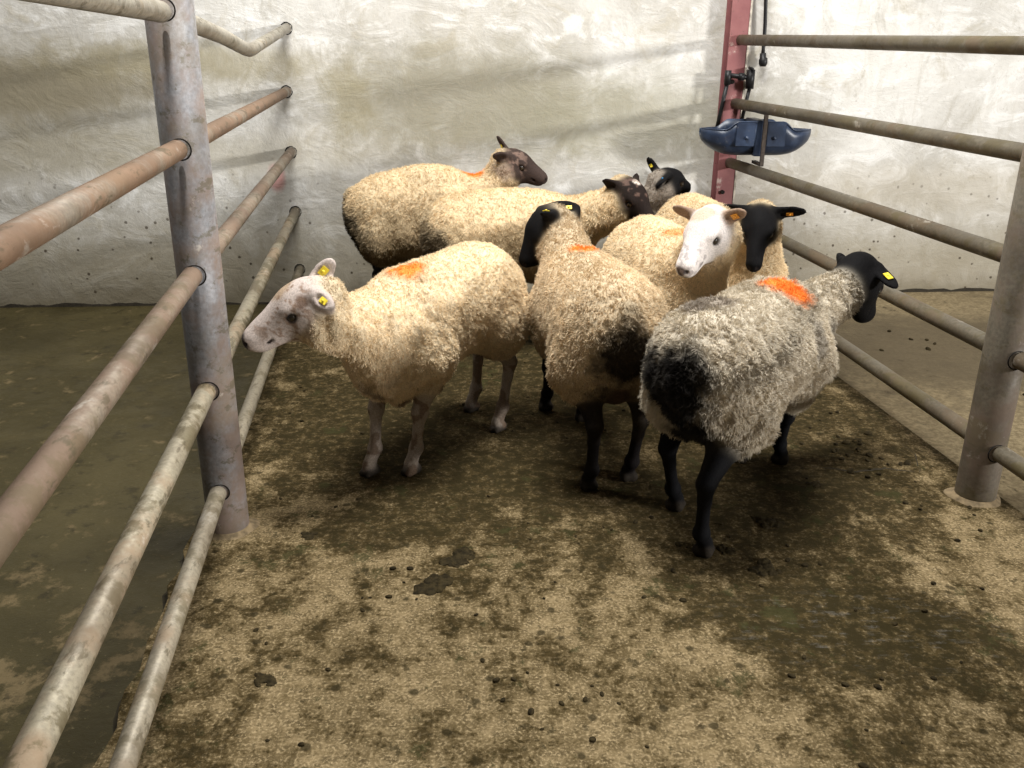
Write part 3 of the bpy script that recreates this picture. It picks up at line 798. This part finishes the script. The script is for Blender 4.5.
# ------------------------------------------------------------------ hose, valve
M_BLK = plain('black_rubber', (.012, .012, .013), .45)
hs = []
for i in range(25):
    t = i / 24; hs.append((1.325 + .045 * t + .006 * math.sin(t * 9), yw - .045 - .01 * math.sin(t * 5), 2.35 - 1.00 * t))
bm = bmesh.new(); tube(bm, hs, .010, 14); hose = obj_bm('water_hose', bm, M_BLK); tag(hose, 'black rubber hose hanging down the rear wall beside the red stanchion', 'hose')
e = Vector(hs[-1]); bm = bmesh.new(); tube(bm, [e + Vector((0, 0, .02)), e + Vector((.002, 0, -.005)), e + Vector((.004, 0, -.01)), e + Vector((.006, 0, -.035)), e + Vector((.006, 0, -.05))], [.017, .018, .024, .024, .016], 16)
obj_bm('hose_coupling', bm, M_BLK, hose)
bm = bmesh.new(); box(bm, (e.x - .02, yw + .0, e.z + .34), (e.x + .03, yw + .012, e.z + .36)); obj_bm('hose_clip', bm, plain('clip_white', (.7, .68, .62), .5), hose, smooth=False)
vx, vy, vz = 1.245, yw - .135, 1.235
bm = bmesh.new(); tube(bm, [(vx - .075, vy, vz + .02), (vx + .06, vy, vz + .005)], .013, 16); vb = obj_bm('stop_valve', bm, M_BLK)
tag(vb, 'black pipe fitting and stop valve on the red stanchion above the trough', 'valve')
for nm, pts, rr in (('valve_body', [(vx + .045, vy - .004, vz - .05), (vx + .045, vy - .004, vz + .05)], .023), ('union_nut', [(vx - .02, vy, vz + .014), (vx + .01, vy, vz + .011)], .020),
                    ('elbow', [(vx - .078, vy, vz + .045), (vx - .078, vy, vz - .03)], .018), ('valve_handle', [(vx + .045, vy - .035, vz + .052), (vx + .045, vy + .035, vz + .058)], .008),
                    ('down_pipe', [(vx - .078, vy, vz - .02), (vx - .095, vy, vz - .13), (vx - .115, vy, vz - .27)], .011),
                    ('feed_pipe', [(vx + .045, vy - .004, vz - .05), (vx + .035, vy, vz - .12), (vx + .02, vy + .0, vz - .22)], .010),
                    ('pipe_bracket', [(vx - .06, vy, vz + .02), (vx - .06, yw - .098, vz + .02)], .009)):
    bm = bmesh.new(); tube(bm, pts, rr, 16); obj_bm(nm, bm, M_BLK, vb)

# ------------------------------------------------------------------ dung on the floor
M_DUNG = plain('dung', (.026, .019, .008), .75, bump=.006, scale=70, var=.5, spec=.08)
def clump_mesh(r, sd, flat=.28):
    rg = random.Random(sd); bm = bmesh.new()
    for k in range(20):
        a = rg.uniform(0, 6.28); q = rg.uniform(0, .75) * r; rr = r * rg.uniform(.16, .36)
        bmesh.ops.create_icosphere(bm, subdivisions=3, radius=rr, matrix=Matrix.Translation((q * math.cos(a), q * math.sin(a), 0)) @ Matrix.Diagonal((1.2, 1, flat * 3.0, 1)))
    from mathutils import noise as mn
    for v in bm.verts:
        nn_ = mn.noise(v.co * (2.2 / r) + Vector((sd, 0, 0))); v.co.x *= 1 + .22 * nn_; v.co.y *= 1 + .22 * nn_
        v.co.z += .10 * r * mn.noise(v.co * (9 / r)); v.co.z = max(v.co.z, -.001)
    me = bpy.data.meshes.new('dung_clump'); bm.to_mesh(me); bm.free(); me.materials.append(M_DUNG)
    me.polygons.foreach_set('use_smooth', [True] * len(me.polygons))
    return me
CL = [(-.15, 2.21, .056, 'flat dark dung pat on bare concrete in front of the flock, the farther of two'),
      (-.20, 2.07, .058, 'spread brown dung pat just in front of a flat dark one'),
      (.80, 2.43, .044, 'round brown dung pat right of the front sheep\'s near hoof'),
      (.72, 2.17, .056, 'wet broken dung clump lying below the round brown pat'),
      (1.02, 2.70, .030, 'small dung pat between the front right sheep and the right post'),
      (-.60, 2.33, .030, 'small dark dung clump beside the foot of the left post'),
      (.63, 2.27, .036, 'crumbled dung beside the front sheep\'s near hoof'),
      (-.56, 1.68, .034, 'dark dung spot near the lowest rail of the left fence')]
for i, (x, y, r, lb) in enumerate(CL):
    o = link('dung_clump', clump_mesh(r, i + 1, .13)); o.location = (x, y, 0); o.rotation_euler.z = i * 1.3
    tag(o, lb, 'dung', 'dung pats on the pen floor')
bm = bmesh.new(); rg = random.Random(3)
def dropping(x, y, z, r):
    bmesh.ops.create_icosphere(bm, subdivisions=2, radius=r, matrix=Matrix.Translation((x, y, z + r * .35)) @ Euler((rg.uniform(-.4, .4), rg.uniform(-.4, .4), rg.uniform(0, 3))).to_matrix().to_4x4() @ Matrix.Diagonal((1.3, .9, .6, 1)))
for _ in range(230):
    y = .9 + 3.2 * rg.random() ** 1.3; x = rg.uniform(lk_(y) + .1, rx(y) - .05); dropping(x, y, 0, rg.choice((.004, .005, .006, .008)) )
for _ in range(26):
    y = rg.gauss(2.95, .16); x = 1.27 + rg.gauss(0, .07); dropping(x, y, 0, rg.uniform(.007, .013))
for _ in range(22):
    y = rg.uniform(2.4, 4.6); x = rg.uniform(1.75, 2.9); dropping(x, y, -.012, rg.uniform(.008, .014))
o = obj_bm('droppings', bm, M_DUNG); tag(o, 'small dark droppings scattered over the concrete floor', 'droppings', kind='stuff')

# ------------------------------------------------------------------ daylight
def area(name, loc, target, sx, sy, power, col):
    L = bpy.data.lights.new(name, 'AREA'); L.shape = 'RECTANGLE'; L.size = sx; L.size_y = sy; L.energy = power; L.color = col
    o = link(name, L); o.location = loc
    o.rotation_euler = (Vector(target) - Vector(loc)).to_track_quat('-Z', 'Y').to_euler()
    return o
area('roof_skylight', (.1, 2.75, 5.0), (.1, 3.3, 0), 2.6, 1.2, 560, (1, .99, .96))
area('doorway_daylight', (10.0, -2.6, 2.5), (.2, 4.4, 1.1), 1.6, .55, 1650, (1, .98, .95))
w = bpy.data.worlds.new('World'); SC.world = w; w.use_nodes = True
w.node_tree.nodes['Background'].inputs[0].default_value = (1, .95, .86, 1); w.node_tree.nodes['Background'].inputs[1].default_value = .14

# ------------------------------------------------------------------ camera
cam = bpy.data.cameras.new('camera'); co = link('camera', cam); SC.camera = co
cam.sensor_fit = 'HORIZONTAL'; cam.sensor_width = 36; cam.lens = 890 / 1024 * 36; cam.clip_start = .02
P_, R_ = math.radians(20.3), math.radians(.5)
fw = Vector((0, math.cos(P_), -math.sin(P_))); rt = Vector((1, 0, 0)); upv = rt.cross(fw)
r2 = rt * math.cos(R_) + upv * math.sin(R_); u2 = -rt * math.sin(R_) + upv * math.cos(R_)
co.matrix_world = Matrix(((r2.x, u2.x, -fw.x, 0), (r2.y, u2.y, -fw.y, 0), (r2.z, u2.z, -fw.z, 1.35), (0, 0, 0, 1)))
SC.view_settings.view_transform = 'Standard'; SC.view_settings.look = 'None'
SC.view_settings.gamma = 1; SC.view_settings.use_curve_mapping = False; SC.view_settings.exposure = -0.40
SC.cycles.use_denoising = True
